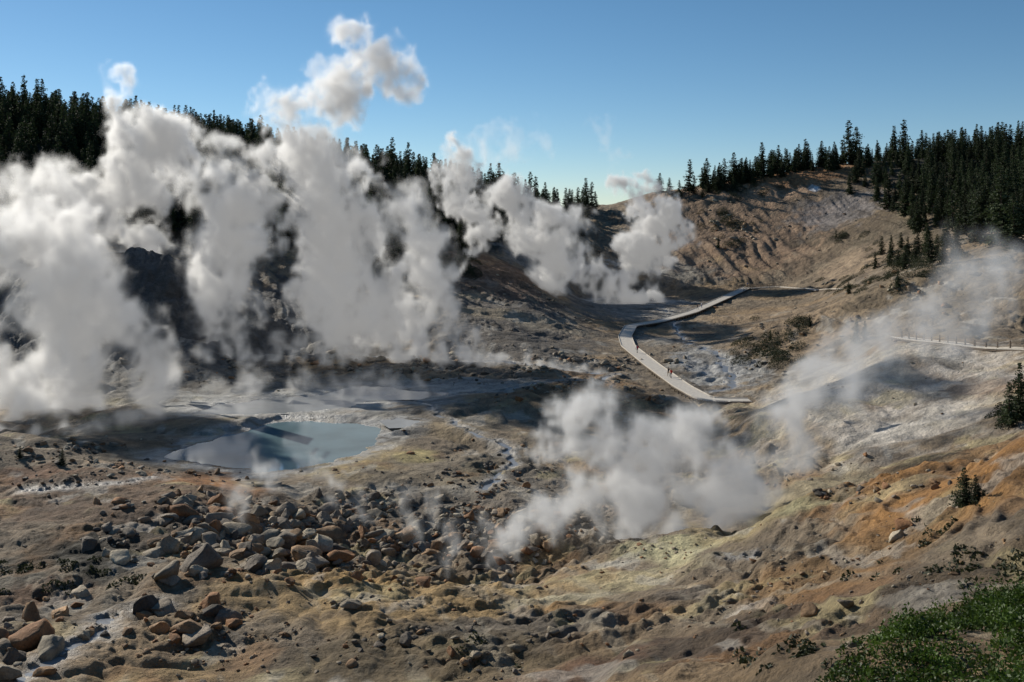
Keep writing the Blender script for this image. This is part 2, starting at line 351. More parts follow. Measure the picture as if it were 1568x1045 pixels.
# ---------------------------------------------------------------- terrain mesh
nr,nc=X.shape
co=np.stack([X,D,Zt],-1).reshape(-1,3)
idx=np.arange(nr*nc).reshape(nr,nc)
q=np.stack([idx[:-1,:-1],idx[:-1,1:],idx[1:,1:],idx[1:,:-1]],-1).reshape(-1,4)
ter=mesh_obj('ground_terrain',co,quads=q,mats=[M_ground],smooth=True)
add_col(ter.data,'Col',C.reshape(-1,3))
a=ter.data.attributes.new('wet','FLOAT','POINT'); a.data.foreach_set('value',(wet*sst(-.4,.4,n2+.3)).astype(np.float32).ravel())
for (nm,w,poly) in pond_w:
    c=np.mean(poly,axis=0); pl=[]
    for p in poly:
        v=np.array(p)-c; l=np.hypot(*v); pl.append(tuple(c+v*(l+(1.0 if 'mud_pool' in nm else 2.0))/l)+(w,))
    o=mesh_obj(nm,pl,faces=[list(range(len(pl)))],mats=[M_pool if 'turq' in nm else M_milk])
    if o.data.polygons[0].normal.z<0: o.data.flip_normals()
for nm,w,pts,zl in ribbons:
    tg=np.gradient(pts,axis=0); tg/=np.linalg.norm(tg,axis=1)[:,None]+1e-9; nrm=np.stack([-tg[:,1],tg[:,0]],1)
    ww=w*1.3
    l=np.column_stack([pts+nrm*ww,zl]); r=np.column_stack([pts-nrm*ww,zl]); n=len(pts)
    vv=np.concatenate([l,r]); k=np.arange(n-1)
    mesh_obj(nm,vv,quads=np.stack([k+n,k+n+1,k+1,k],-1),mats=[M_stream],smooth=True)
# ---------------------------------------------------------------- rocks
def rock_proto(seed,sub):
    r=np.random.default_rng(seed); bm=bmesh.new(); bmesh.ops.create_icosphere(bm,subdivisions=sub,radius=1)
    v=np.array([x.co[:] for x in bm.verts]); f=np.array([[q.index for q in p.verts] for p in bm.faces]); bm.free()
    v*=r.uniform(.8,1.2,3)
    for _ in range(16):
        n=r.normal(size=3); n/=np.linalg.norm(n); o=r.uniform(.30,.70); dd=v@n; c=dd>o; v[c]-=(dd[c]-o)[:,None]*n*.97
    v+=.03*np.stack([np.sin(v[:,1]*9+seed),np.sin(v[:,2]*8),np.sin(v[:,0]*10)],1)
    return v*1.35,f
protos=[rock_proto(s,2) for s in range(12)]; protosH=[rock_proto(50+s,3) for s in range(14)]
def build_rocks(name,places,pr):
    V=[];F=[];K=[];off=0
    z=hz([p[0] for p in places],[p[1] for p in places])
    for (x,y,s,fl,c),zz in zip(places,z):
        v,f=pr[rng.integers(len(pr))]
        a=rng.random()*6.28; R=np.array([[math.cos(a),-math.sin(a),0],[math.sin(a),math.cos(a),0],[0,0,1]])
        tl=rng.normal(0,.5); R2=np.array([[1,0,0],[0,math.cos(tl),-math.sin(tl)],[0,math.sin(tl),math.cos(tl)]])
        sc=np.array([s*rng.uniform(.8,1.35),s*rng.uniform(.7,1.1),s*fl*rng.uniform(.7,1.1)])
        w=(v@R2.T*sc)@R.T+np.array([x,y,zz+s*fl*.2])
        V.append(w);F.append(f+off);off+=len(v);K.append(np.repeat([c],len(v),0))
    o=mesh_obj(name,np.concatenate(V),tris=np.concatenate(F),mats=[M_rock]); add_col(o.data,'Col',np.concatenate(K)); return o
rc=[(.26,.21,.155),(.18,.145,.11),(.33,.27,.19),(.31,.19,.10),(.27,.135,.06),(.38,.32,.23),(.11,.09,.07)]
def rcol(w=None):
    c=np.array(rc[rng.choice(len(rc),p=w)])*rng.uniform(.7,1.25); return c
def cluster(lst,px,py,rx,ry,n,s0,s1,w=None,flat=.7,pw=3.2,grp=.0):
    for _ in range(n):
        a=px+rng.normal()*rx*.55; b=py+rng.normal()*ry*.55
        x,d=hit(a,b,Zt)
        if d>500: continue
        if pn(np.array(x/7.),np.array(d/7.),300)<grp and rng.random()<.85: continue
        s=s0+(s1-s0)*rng.random()**pw
        if wet[int(np.interp(math.log(d),lds,np.arange(len(ds)))),int(np.interp(x/d,ts,np.arange(len(ts))))]>.75 and rng.random()<.9: continue
        lst.append((x,d,s*.5,flat,rcol(w)))
big=[];small=[]
W1=[.17,.15,.17,.19,.13,.11,.08]
cluster(big,400,835,180,42,440,.4,3.2,W1,.75,2.8,-.15)
cluster(big,270,785,110,30,120,.4,2.4,W1,.75,2.8,-.1)
cluster(big,560,805,150,36,340,.3,2.3,W1,.75,3,-.1)
cluster(big,730,845,120,26,200,.3,1.9,W1,.75,3,-.1)
cluster(big,180,950,200,30,80,.4,2.4,W1,.75,3,.05)
cluster(big,800,800,110,50,220,.3,1.9,None,.7,3,-.1)
cluster(big,330,722,220,12,130,.3,1.4,W1)
cluster(big,100,695,120,20,110,.3,1.4)
for (px,py,s) in [(40,985,3.0),(75,1000,2.4),(20,1010,2.0),(10,1035,1.8),(70,1030,1.2),(345,950,2.0),(325,940,1.4),(235,935,1.8),(215,945,1.3),(90,945,1.6),(120,930,1.3),(645,893,1.6),(430,822,3.0),(470,868,2.5),(445,872,1.8),(240,965,1.6),(1385,808,1.5),(1375,825,1.4),(355,818,2.6),(330,838,2.0),(540,930,1.4),(620,985,1.4),(580,990,1.0),(1235,940,1.0),(1300,928,.8),(690,1000,.9),(600,850,1.8),(780,882,1.0),(1040,765,2.2),(1020,752,2.0),(510,845,2.0),(300,880,2.0),(540,785,1.8)]:
    x,d=hit(px,py,Zt); big.append((x,d,s*.5,.7,rcol(W1)))
build_rocks('boulder_field',big,protosH)
cluster(small,420,830,250,50,1200,.12,.9,W1,grp=-.1)
cluster(small,600,800,250,45,1200,.12,.8,grp=-.1)
cluster(small,150,720,200,40,450,.12,.8,W1)
cluster(small,760,750,170,80,750,.12,.9,grp=-.05)
cluster(small,700,555,380,14,900,.3,2.2,[.3,.25,.2,.05,.05,.1,.05])
cluster(small,880,595,150,25,250,.3,1.6,W1)
cluster(small,560,580,300,15,260,.3,1.4)
cluster(small,800,940,500,70,600,.06,.5,W1,grp=.12)
cluster(small,300,960,300,60,500,.06,.6,W1,grp=.12)
cluster(small,700,980,260,40,300,.1,.9,[.2,.3,.1,.1,.1,.05,.15],grp=.2)
cluster(small,1300,880,260,70,650,.05,.4,W1,grp=.12)
cluster(small,1100,850,200,30,180,.08,.5,W1,grp=.12)
cluster(small,1280,740,200,30,240,.12,.9)
cluster(small,1350,600,160,70,30,.2,.7,[.3,.1,.2,.05,.05,.3,0])
cluster(small,1110,350,90,40,160,.4,2.6,[.15,.1,.2,.2,.15,.2,0])
cluster(small,1200,330,200,60,70,.3,1.5)
cluster(small,1250,480,200,60,110,.3,1.5)
cluster(small,1400,430,120,30,130,.4,2.4)
cluster(small,800,470,200,50,180,.3,1.6,[.3,.3,.2,.0,.05,.1,.05])
cluster(small,500,1010,450,40,400,.05,.4,W1,grp=.12)
cluster(small,1150,540,90,40,160,.3,1.3)
build_rocks('scattered_rocks',small,protos)
print('rocks',len(big),len(small),time.time()-T0)
# ---------------------------------------------------------------- conifers
def conifer(seed,H=12.,wide=.16,bare=.06,dens=1.):
    r=np.random.default_rng(seed); V=[];F=[];MI=[]
    def quad(a,b,c,d,mi):
        n=len(V); V.extend([a,b,c,d]); F.append((n,n+1,n+2,n+3)); MI.append(mi)
    lean=r.normal(0,.012,2)
    nseg=6; rings=[]
    for i in range(nseg+1):
        z=H*i/nseg; rad=.016*H*(1-i/nseg)+.012
        rings.append([np.array([lean[0]*z+math.cos(k*1.047)*rad,lean[1]*z+math.sin(k*1.047)*rad,z-.3]) for k in range(6)])
    for i in range(nseg):
        for k in range(6): quad(rings[i][k],rings[i][(k+1)%6],rings[i+1][(k+1)%6],rings[i+1][k],1)
    z=H*bare
    ph=r.random()*6
    while z<H*.985:
        u=z/H; env=wide*H*((1-u)**.72)*(1-.35*math.exp(-((u)/.12)**2))+.08
        env*=1+.25*math.sin(u*15+ph)
        nb=int(r.integers(7,10)*dens) if u<.85 else 5
        for b in range(nb):
            a=r.random()*6.28; Lb=env*r.uniform(.5,1.2); 
            if r.random()<.08: continue
            dr=r.uniform(-.45,-.05)+u*.5; dx,dy=math.cos(a),math.sin(a)
            base=np.array([lean[0]*z,lean[1]*z,z]); ns=max(2,int(Lb/.4))
            side=np.array([-dy,dx,0])
            tip=base+np.array([dx*Lb,dy*Lb,dr*Lb])
            quad(base+side*.03,base-side*.03,tip-side*.01,tip+side*.01,1)
            for k in range(ns):
                f=(k+.5)/ns; p=base+(tip-base)*f+np.array([0,0,-.05*Lb*f*f])+r.normal(0,.05,3)
                w=.52*(1-.35*f)*r.uniform(.6,1.3)*(.5+.5*(1-u)); l=.62*r.uniform(.8,1.4)*(.55+.45*(1-u))
                for sgn in (-1,1):
                    dirv=np.array([dx,dy,0])*.6+side*sgn*r.uniform(.5,1.)+np.array([0,0,r.uniform(-.75,.05)])
                    dirv/=np.linalg.norm(dirv); sd=np.cross(dirv,r.normal(size=3)); sd/=np.linalg.norm(sd)+1e-6
                    q=p+dirv*w*1.25
                    quad(p-sd*l*.08,p+dirv*w*.55-sd*l*.42,q,p+dirv*w*.55+sd*l*.42,0)
        z+=H*.028*r.uniform(.7,1.3)
    quad(np.array([lean[0]*H-.05,lean[1]*H,H*.96]),np.array([lean[0]*H+.05,lean[1]*H,H*.96]),np.array([lean[0]*H,lean[1]*H,H*1.02]),np.array([lean[0]*H,lean[1]*H+.05,H*.97]),0)
    me=bpy.data.meshes.new('conifer_mesh'); me.from_pydata([tuple(v) for v in V],[],F)
    me.materials.append(M_needle); me.materials.append(M_bark)
    me.polygons.foreach_set('material_index',np.array(MI,dtype=np.int32)); me.update(); return me
TP=[conifer(200+i,12,w,b,dn) for i,(w,b,dn) in enumerate([(.20,.03,1),(.24,.03,1),(.17,.06,1),(.22,.04,1.1),(.16,.1,.85),(.26,.02,1.1),(.19,.12,.9)])]
print('tree protos',time.time()-T0)
def tree(name,x,y,h,parent=None,wf=1.):
    o=bpy.data.objects.new(name,TP[rng.integers(len(TP))]); link(o)
    s=h/12; w=s*wf*rng.uniform(.85,1.15); o.scale=(w,w,s); o.location=(x,y,float(hz(x,y))-.15*s); o.rotation_euler=(rng.normal()*.02,rng.normal()*.02,rng.random()*6.28)
    if parent: o.parent=parent
    return o
fl=empty('conifer_forest')
n=0
for _ in range(9000):
    px=rng.uniform(-160,900); d=rng.uniform(258,430)
    lim=np.interp(px,[-160,0,200,650,700,760,830,900],[258,258,264,272,292,325,352,385])
    if d<lim: continue
    if rng.random()>(1.0 if d>325 else .75)*.21: continue
    if 835<px and rng.random()<.3: continue
    t=(px-784)/1568
    tree('conifer',t*d,d,rng.uniform(7,15.5)*np.interp(px,[0,500,900],[1.05,.95,.8]),fl,1.1); n+=1
for px,d,h in [(35,338,19),(55,345,17),(70,342,18),(20,340,15),(0,335,17),(120,340,15),(330,350,17),(350,350,15),(300,350,14),(400,352,17),(410,348,14),(560,352,14),(600,352,18),(625,350,17),(665,352,16),(690,352,15),(730,352,16),(750,365,15),(812,395,17),(820,398,16),(790,385,15),(765,380,16),(806,390,14)]:
    tree('conifer',(px-784)/1568*d,d,h,fl)
fr=empty('ridge_conifers')
m=0
for _ in range(6000):
    px=rng.uniform(1290,1800); d=rng.uniform(225,470)
    lim=np.interp(px,[1290,1340,1420,1500,1568,1800],[420,385,315,280,250,225])
    if d<lim: continue
    if rng.random()>.17: continue
    x=(px-784)/1568*d; tree('conifer',x,d,rng.uniform(5,14)*np.interp(px,[1290,1600],[.8,1.15]),fr,1.1); m+=1
for _ in range(110):
    px=rng.uniform(1075,1290); d=rng.uniform(424,455); x=(px-784)/1568*d; tree('conifer',x,d,rng.uniform(4,11),fr,1.2)
for px,h in [(1010,9),(1025,7),(1040,8),(1055,15),(1062,8),(1080,13),(1110,11),(1125,13),(1168,15),(1190,13),(1235,13),(1260,11),(885,11),(898,15),(905,13),(875,9),(870,7),(912,8),(892,12),(1300,19),(1312,16),(1385,18),(1370,15)]:
    d=432+rng.uniform(-6,10); tree('conifer',(px-784)/1568*d,d,h,fr,1.3)
for px,py,h in [(1302,298,9),(1360,320,13),(1385,330,12),(1400,345,8),(1440,330,14),(1375,410,5),(1375,440,3.5),(1350,390,6),(1365,395,7),(1390,395,6),(1405,390,7),(1380,380,5),(1420,385,8),(1435,395,6),(1450,380,9),(1465,390,7),(1340,412,5),(1362,408,6),(1385,412,6),(1400,405,7),(1425,402,7),(1445,405,8),(1500,370,14),(1535,375,18),(1555,380,12),(1520,350,12),(1480,360,10),(1310,525,4.5),(1325,520,3.5),(1240,500,2.5),(1300,450,3),(1545,655,5),(1563,640,6),(1478,775,2.2),(1495,770,1.6),(1180,520,2),(1100,380,4),(710,415,5),(700,410,5),(1280,365,3),(95,712,1.8),(30,702,1.4)]:
    x,d=hit(px,py,Zt); tree('conifer_tree',x,d,h,None,1.3)
print('trees',n,m,time.time()-T0)
# ---------------------------------------------------------------- shrubs
def shrubs(name,spots,mat,leaf,dens):
    V=[];
    for x,y,r,h in spots:
        k=int(dens*r*r)
        a=rng.random(k)*6.28; rr=r*np.sqrt(rng.random(k)); 
        xx=x+rr*np.cos(a); yy=y+rr*np.sin(a)
        dome=np.sqrt(np.clip(1-(rr/r)**2,0,1))
        zz=hz(xx,yy)+h*dome*rng.uniform(.25,1.05,k)*(1+.35*np.sin(xx*5+yy*4))
        c=np.stack([xx,yy,zz],1)
        u=rng.normal(size=(k,3)); u/=np.linalg.norm(u,axis=1)[:,None]
        w=np.cross(u,rng.normal(size=(k,3))); w/=np.linalg.norm(w,axis=1)[:,None]
        s=(leaf*rng.uniform(.6,1.3,k))[:,None]
        V.append(np.stack([c-u*s,c-w*s*.5,c+u*s,c+w*s*.5],1).reshape(-1,3))
    V=np.concatenate(V); q=np.arange(len(V)).reshape(-1,4)
    return mesh_obj(name,V,quads=q,mats=[mat])
sp=[]
for _ in range(620):
    px=rng.uniform(1260,1720); d=rng.uniform(17,39)
    lim=np.interp(px,[1260,1340,1450,1568,1720],[29,33,37,39,40])
    if d>lim+rng.normal()*.9: continue
    if pn(np.array(px/40.),np.array(d/1.6),310)<-.22: continue
    sp.append(((px-784)/1568*d,d,rng.uniform(.3,.85),rng.uniform(.3,.8)))
shrubs('green_shrub',sp,M_leaf,.065,500)
sp=[]
def sspots(px,py,rx,ry,n,r0,r1,h):
    for _ in range(n):
        x,d=hit(px+rng.normal()*rx*.5,py+rng.normal()*ry*.5,Zt); sp.append((x,d,rng.uniform(r0,r1),h*rng.uniform(.6,1.3)))
sspots(100,880,140,30,20,.3,.8,.2); sspots(1200,1000,130,45,18,.2,.4,.2); sspots(1470,870,130,25,30,.2,.5,.25); sspots(740,1000,60,25,6,.2,.45,.2)
sspots(1180,535,60,35,26,1.,2.5,1.2); sspots(1235,495,20,12,5,1,2,1.); sspots(1120,345,60,35,26,1.,2.6,1.2); sspots(1300,365,30,12,6,1,2.2,1.2)
sspots(710,410,25,12,14,1.2,2.5,1.5); sspots(1400,400,70,25,40,1.,2.5,1.6); sspots(1100,290,80,12,40,1.5,3,1.5)
sspots(1430,820,60,20,12,.15,.4,.25); sspots(1480,765,40,12,10,.2,.5,.4); sspots(1540,640,30,20,16,.5,1.,.5); sspots(1350,430,100,20,22,1,2.3,1.1)
shrubs('dark_shrub',sp,M_dleaf,.12,150)
# ---------------------------------------------------------------- boardwalk
class MB:
    def __init__(s): s.v=[];s.f=[]
    def box(s,c,ax,ay,az,hx,hy,hz_):
        c=np.array(c,float);n=len(s.v)
        for i in (-1,1):
            for j in (-1,1):
                for k in (-1,1): s.v.append(tuple(c+ax*hx*i+ay*hy*j+az*hz_*k))
        for q in ((0,1,3,2),(4,6,7,5),(0,4,5,1),(2,3,7,6),(0,2,6,4),(1,5,7,3)): s.f.append(tuple(n+a for a in q))
UP=np.array([0,0,1.])
def walkway(name,route,hw,rail_from=None,rail_to=None,deckmat=M_deck):
    root=empty(name); tg=np.gradient(route,axis=0); tg/=np.linalg.norm(tg,axis=1)[:,None]
    dk=MB();cb=MB();sp=MB();rl=MB()
    for i in range(len(route)-1):
        c=(route[i]+route[i+1])/2; t=tg[i]; s=np.cross(t,UP); s/=np.linalg.norm(s); up=np.cross(s,t)
        l=np.linalg.norm(route[i+1]-route[i])
        dk.box(c-up*.025,s,t,up,hw,l*.48,.025)
        if i%6==0:
            j=min(i+6,len(route)-1); cc=(route[i]+route[j])/2; ll=np.linalg.norm(route[j]-route[i]); tt=(route[j]-route[i])/ll; ss=np.cross(tt,UP); ss/=np.linalg.norm(ss); uu=np.cross(ss,tt)
            for sg in (-1,1):
                cb.box(cc+ss*sg*(hw-.07)+uu*.09,ss,tt,uu,.05,ll*.5,.055)
                sp.box(cc+ss*sg*(hw-.12)-uu*.19,ss,tt,uu,.05,ll*.5,.13)
            for sg in (-1,1):
                p=route[i]+ss*sg*(hw-.25); g=float(hz(p[0],p[1])); h=max(.1,(p[2]-g+.3))/2
                sp.box((p[0],p[1],p[2]-.1-h),ss,tt,UP,.09,.09,h)
            if rail_from is not None and rail_from<=i<=rail_to:
                for sg in (-1,1):
                    p=route[i]+ss*sg*(hw-.02); rl.box(p+UP*.5,ss,tt,UP,.06,.06,.58)
                    if j<=rail_to+6:
                        for hh in (.55,1.05): rl.box(cc+ss*sg*(hw-.02)+UP*hh,ss,tt,uu,.035,ll*.5,.055)
    for nm,b,mt in (('deck_planks',dk,deckmat),('kerb_rails',cb,M_deck),('joists_and_posts',sp,M_wood),('handrail',rl,M_wood)):
        if b.v: mesh_obj(nm,b.v,faces=b.f,mats=[mt],parent=root)
    return root
nb=len(bw)
walkway('boardwalk',bw,1.6,nb-40,nb-1)
walkway('trail_boardwalk',trail,1.1,0,24)
walkway('overlook_walkway',over,1.3)
fe=empty('wooden_fence'); b=MB()
for i in range(0,len(over)-5,5):
    p=over[i]+np.array([0,-1.7,0]); q=over[i+5]+np.array([0,-1.7,0]); p[2]=float(hz(p[0],p[1])); q[2]=float(hz(q[0],q[1]))
    t=(q-p); l=np.linalg.norm(t); t/=l; s=np.cross(t,UP); s/=np.linalg.norm(s)
    b.box(p+UP*.5,s,np.cross(UP,s),UP,.08,.08,.75)
    for hh in (.6,1.05): b.box((p+q)/2+UP*hh,s,t,np.cross(s,t),.03,l*.5,.05)
mesh_obj('posts_and_rails',b.v,faces=b.f,mats=[M_wood],parent=fe)
# ---------------------------------------------------------------- people
M_skin=simple('skin',(.45,.28,.2),.5,.05,5); M_hair=simple('hair',(.05,.03,.02),.6,.2,20)
def person(px,py,route,face,shirt,pants,height=1.72,stride=.25,bag=None):
    tb=(px-784)/1568; e=-(py-330)/1568
    k=np.argmin(np.hypot(route[:,0]/route[:,1]-tb,route[:,2]/route[:,1]-e)); base=route[k]
    root=empty('hiker'); root.location=tuple(base); root.rotation_euler=(0,0,face); root.scale=(height/1.75,)*3
    vs=[];es=[];rs=[]
    def add(p,r,par=None):
        vs.append(p); rs.append(r)
        if par is not None: es.append((par,len(vs)-1))
        return len(vs)-1
    pel=add((0,0,.95),.13); wa=add((0,0,1.1),.12,pel); ch=add((0,0,1.3),.15,wa); nk0=add((0,0,1.43),.085,ch); nk=add((0,.005,1.5),.055,nk0)
    hd=add((0,.01,1.58),.075,nk); hd2=add((0,.012,1.66),.098,hd); add((0,.005,1.73),.06,hd2)
    for sx in (-1,1):
        hp=add((.1*sx,0,.9),.1,pel); kn=add((.1*sx,.5*stride*sx+.04,.5),.06,hp); an=add((.1*sx,.9*stride*sx-.03,.09),.042,kn); add((.11*sx,.9*stride*sx+.14,.04),.035,an)
        sh=add((.19*sx,0,1.4),.062,nk0); el=add((.25*sx,-.3*stride*sx-.02,1.13),.043,sh); wr=add((.25*sx,-.5*stride*sx+.12,.9),.028,el)
        pa=add((.25*sx,-.55*stride*sx+.15,.83),.03,wr)
        for fi in range(4): 
            a=add((.25*sx,-.55*stride*sx+.125+.018*fi,.78),.0085,pa); add((.24*sx,-.55*stride*sx+.135+.018*fi,.735+.006*abs(fi-1)),.0075,a)
        add((.235*sx,-.55*stride*sx+.2,.80),.009,pa)
    me=bpy.data.meshes.new('body'); me.from_pydata(vs,es,[]); o=bpy.data.objects.new('body',me); link(o)
    sk=o.modifiers.new('s','SKIN')
    for i,r in enumerate(rs): me.skin_vertices[0].data[i].radius=(r,r*(.8 if i in(1,2,3) else 1)); 
    me.skin_vertices[0].data[0].use_root=True
    ss=o.modifiers.new('d','SUBSURF'); ss.levels=2; ss.render_levels=2
    bpy.context.view_layer.update()
    ev=o.evaluated_get(bpy.context.evaluated_depsgraph_get()); m2=bpy.data.meshes.new_from_object(ev)
    o.modifiers.clear(); o.data=m2; m2.materials.clear()
    for m_ in (shirt,pants,M_skin,M_hair): m2.materials.append(m_)
    for p in m2.polygons:
        c=p.center
        if c.z>1.49: mi=3 if (c.z>1.68 or (c.y<-.02 and c.z>1.56)) else 2
        elif c.z<.1: mi=3
        elif c.z<1.0 and abs(c.x)<.21: mi=1
        elif c.z<1.12 and abs(c.x)>=.21: mi=2
        else: mi=0
        p.material_index=mi; p.use_smooth=True
    o.parent=root
    f=MB(); X_,Y_=np.array([1.,0,0]),np.array([0,1.,0])
    for sx in(-1,1):
        f.box((.1*sx,.01,1.62),X_,Y_,UP,.012,.02,.03)
    f.box((0,.105,1.61),X_,Y_,UP,.012,.018,.022); 
    mesh_obj('nose_and_ears',f.v,faces=f.f,mats=[M_skin],parent=root)
    f=MB()
    for sx in(-1,1): f.box((.033*sx,.1,1.64),X_,Y_,UP,.012,.006,.006)
    f.box((0,.095,1.57),X_,Y_,UP,.02,.006,.005)
    mesh_obj('eyes_and_mouth',f.v,faces=f.f,mats=[M_hair],parent=root)
    if bag:
        bm=bmesh.new(); bmesh.ops.create_cube(bm,size=1); bmesh.ops.scale(bm,vec=(.3,.18,.45),verts=bm.verts); bmesh.ops.bevel(bm,geom=bm.edges[:],offset=.06,segments=3,affect='EDGES')
        me=bpy.data.meshes.new('backpack'); bm.to_mesh(me); bm.free(); me.materials.append(bag); bo=bpy.data.objects.new('backpack',me); link(bo); bo.location=(0,-.2,1.25); bo.parent=root
red=simple('red_shirt',(.55,.03,.02),.8,.1,5); blue=simple('blue_jacket',(.05,.08,.2),.8,.1,5); dark=simple('dark_trousers',(.03,.03,.04),.8,.1,5); tan=simple('tan_cloth',(.35,.28,.2),.8,.1,5); wht=simple('white_cloth',(.6,.6,.6),.8,.1,5)
person(1031,574,bw,.6,red,dark,bag=red); person(1028,570,bw,.7,dark,tan,1.65,-.2)
person(976,541,bw,.6,blue,dark,1.75,.2,bag=red)
person(1068,474,bw,-1.0,dark,dark); person(1074,471,bw,-1.1,wht,blue,1.68,-.25)
person(1147,440,bw,2.2,blue,dark,1.75,.05)
print('people',time.time()-T0)
# ---------------------------------------------------------------- steam
def upnoise(shape,cell,r,zs=1.0):
    cs=(cell,cell,cell*zs)
    A=r.uniform(-1,1,tuple(int(n/c)+5 for n,c in zip(shape,cs))).astype(np.float32)
    for ax in range(3):
        n=shape[ax]; p=np.arange(n)/cs[ax]+1.0+r.random()*.9; i=p.astype(int); f=p-i
        w=[(1-f)**3/6,(3*f**3-6*f**2+4)/6,(-3*f**3+3*f**2+3*f+1)/6,f**3/6]
        sh=[1,1,1]; sh[ax]=n
        A=sum(np.take(A,i-1+k,axis=ax)*w[k].astype(np.float32).reshape(sh) for k in range(4))
    return A*2.2
def steam_mat(name,aniso,glow):
    m,nt,out=newmat(name); L=nt.links
    at=N(nt,'ShaderNodeAttribute'); at.attribute_name='density'
    v=N(nt,'ShaderNodeVolumeScatter'); v.inputs['Color'].default_value=(1,1,1,1); v.inputs['Anisotropy'].default_value=aniso
    L.new(at.outputs['Fac'],v.inputs['Density'])
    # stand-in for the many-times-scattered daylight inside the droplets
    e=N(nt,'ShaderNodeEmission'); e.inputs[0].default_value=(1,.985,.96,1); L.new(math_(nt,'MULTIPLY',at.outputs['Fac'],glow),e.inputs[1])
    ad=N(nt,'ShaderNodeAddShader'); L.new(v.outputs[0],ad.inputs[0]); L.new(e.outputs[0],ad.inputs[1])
    L.new(ad.outputs[0],out.inputs['Volume'])
    try: m.cycles.volume_step_rate=2.0
    except Exception: pass
    return m
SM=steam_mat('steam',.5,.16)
def steam(name,paths,vox,gain=1.0,seed=0,soft=1.0,feat=1.0,veil=.09):
    r=np.random.default_rng(1000+seed); pf=[]
    for path in paths:
        for (a,b) in zip(path[:-1],path[1:]):
            A=S(*a[:3]);B=S(*b[:3]); ra=a[3]/1568*a[2]; rb=b[3]/1568*b[2]; sa=a[4] if len(a)>4 else 1; sb=b[4] if len(b)>4 else 1
            L=np.linalg.norm(B-A); n=max(2,int(L/(.3*(ra+rb)/2)))
            for i in range(n):
                f=(i+.5*r.random())/n; R=ra+(rb-ra)*f; c=A+(B-A)*f+r.normal(size=3)*R*np.array([.42,.42,.32]); pf.append((c,R*r.uniform(.7,1.25),sa+(sb-sa)*f))
    C_=np.array([p[0] for p in pf]); R_=np.array([p[1] for p in pf])
    lo=(C_-R_[:,None]*1.35).min(0)-vox*2; hi=(C_+R_[:,None]*1.35).max(0)+vox*2
    shp=tuple(int(v) for v in np.ceil((hi-lo)/vox)+1); hi=lo+(np.array(shp)-1)*vox
    ax=[lo[k]+np.arange(shp[k])*vox for k in range(3)]
    Rm=np.median(R_)
    c0=max(3,Rm*.8*feat/vox)
    wv=[upnoise(shp,c0,r)*Rm*.45+upnoise(shp,max(2,c0*.4),r)*Rm*.22+upnoise(shp,max(1.6,c0*.17),r)*Rm*.07 for _ in range(3)]
    F=np.zeros(shp,np.float32); SS=np.zeros(shp,np.float32)
    for c,R,s in pf:
        Rr=R*1.95; sl=[]
        for k in range(3):
            a=max(0,int((c[k]-Rr-lo[k])/vox)); b=min(shp[k],int((c[k]+Rr-lo[k])/vox)+2); sl.append(slice(a,b))
        sl=tuple(sl)
        dx=ax[0][sl[0]][:,None,None]-c[0]+wv[0][sl]; dy=ax[1][sl[1]][None,:,None]-c[1]+wv[1][sl]; dz=ax[2][sl[2]][None,None,:]-c[2]+wv[2][sl]
        q=1-(dx*dx+dy*dy+dz*dz)/(R*R); q=np.clip(q,0,1); q*=q
        F[sl]+=q*.9; SS[sl]+=q*s
    st=SS/np.maximum(F/.9,1e-4)
    F=1-np.exp(-1.5*F)
    b=0;a=1.;c=c0*.75
    for o in range(5):
        if c<1.4: break
        b=b+a*(.32-np.abs(upnoise(shp,c,r,1.25))); a*=.74; c*=.5
    det=F+1.15*b*(1.1-.38*F)-.40
    core=np.clip(det*1.75/soft,0,1)**1.5
    core*=np.clip(.75+1.6*b,.07,2.1)
    dn=(core*(.3+.7*F)+veil*sst(.05,.7,F)*np.clip(.8+1.4*b,.08,2.2))*sst(0,.25,F)*st*gain
    dn[:2]=0;dn[-2:]=0;dn[:,:2]=0;dn[:,-2:]=0;dn[:,:,:2]=0;dn[:,:,-2:]=0
    dn[dn<.003]=0
    me=bpy.data.meshes.new(name); nv=dn.size; me.vertices.add(nv)
    at=me.attributes.new('sd','FLOAT','POINT'); at.data.foreach_set('value',dn.astype(np.float32).ravel())
    o=bpy.data.objects.new(name,me); link(o)
    ng=bpy.data.node_groups.new(name+'_grid','GeometryNodeTree')
    ng.interface.new_socket('Geometry',in_out='INPUT',socket_type='NodeSocketGeometry'); ng.interface.new_socket('Geometry',in_out='OUTPUT',socket_type='NodeSocketGeometry')
    gi=ng.nodes.new('NodeGroupInput'); go=ng.nodes.new('NodeGroupOutput'); Lk=ng.links
    vc=ng.nodes.new('GeometryNodeVolumeCube'); vc.inputs['Min'].default_value=tuple(lo); vc.inputs['Max'].default_value=tuple(hi)
    for k,nm in enumerate(('Resolution X','Resolution Y','Resolution Z')): vc.inputs[nm].default_value=shp[k]
    vc.inputs['Background'].default_value=0
    pos=ng.nodes.new('GeometryNodeInputPosition'); sx=ng.nodes.new('ShaderNodeSeparateXYZ'); Lk.new(pos.outputs[0],sx.inputs[0])
    def gm(op,a,b):
        n=ng.nodes.new('ShaderNodeMath'); n.operation=op
        for i,x in enumerate((a,b)):
            if isinstance(x,(int,float)): n.inputs[i].default_value=x
            else: Lk.new(x,n.inputs[i])
        return n.outputs[0]
    I=[]
    for k in range(3):
        t=gm('DIVIDE',gm('SUBTRACT',sx.outputs[k],float(lo[k])),float(vox)); t=gm('ROUND',t,0.0); t=gm('MINIMUM',gm('MAXIMUM',t,0.0),float(shp[k]-1)); I.append(t)
    ix=gm('ADD',gm('MULTIPLY',gm('ADD',gm('MULTIPLY',I[0],float(shp[1])),I[1]),float(shp[2])),I[2])
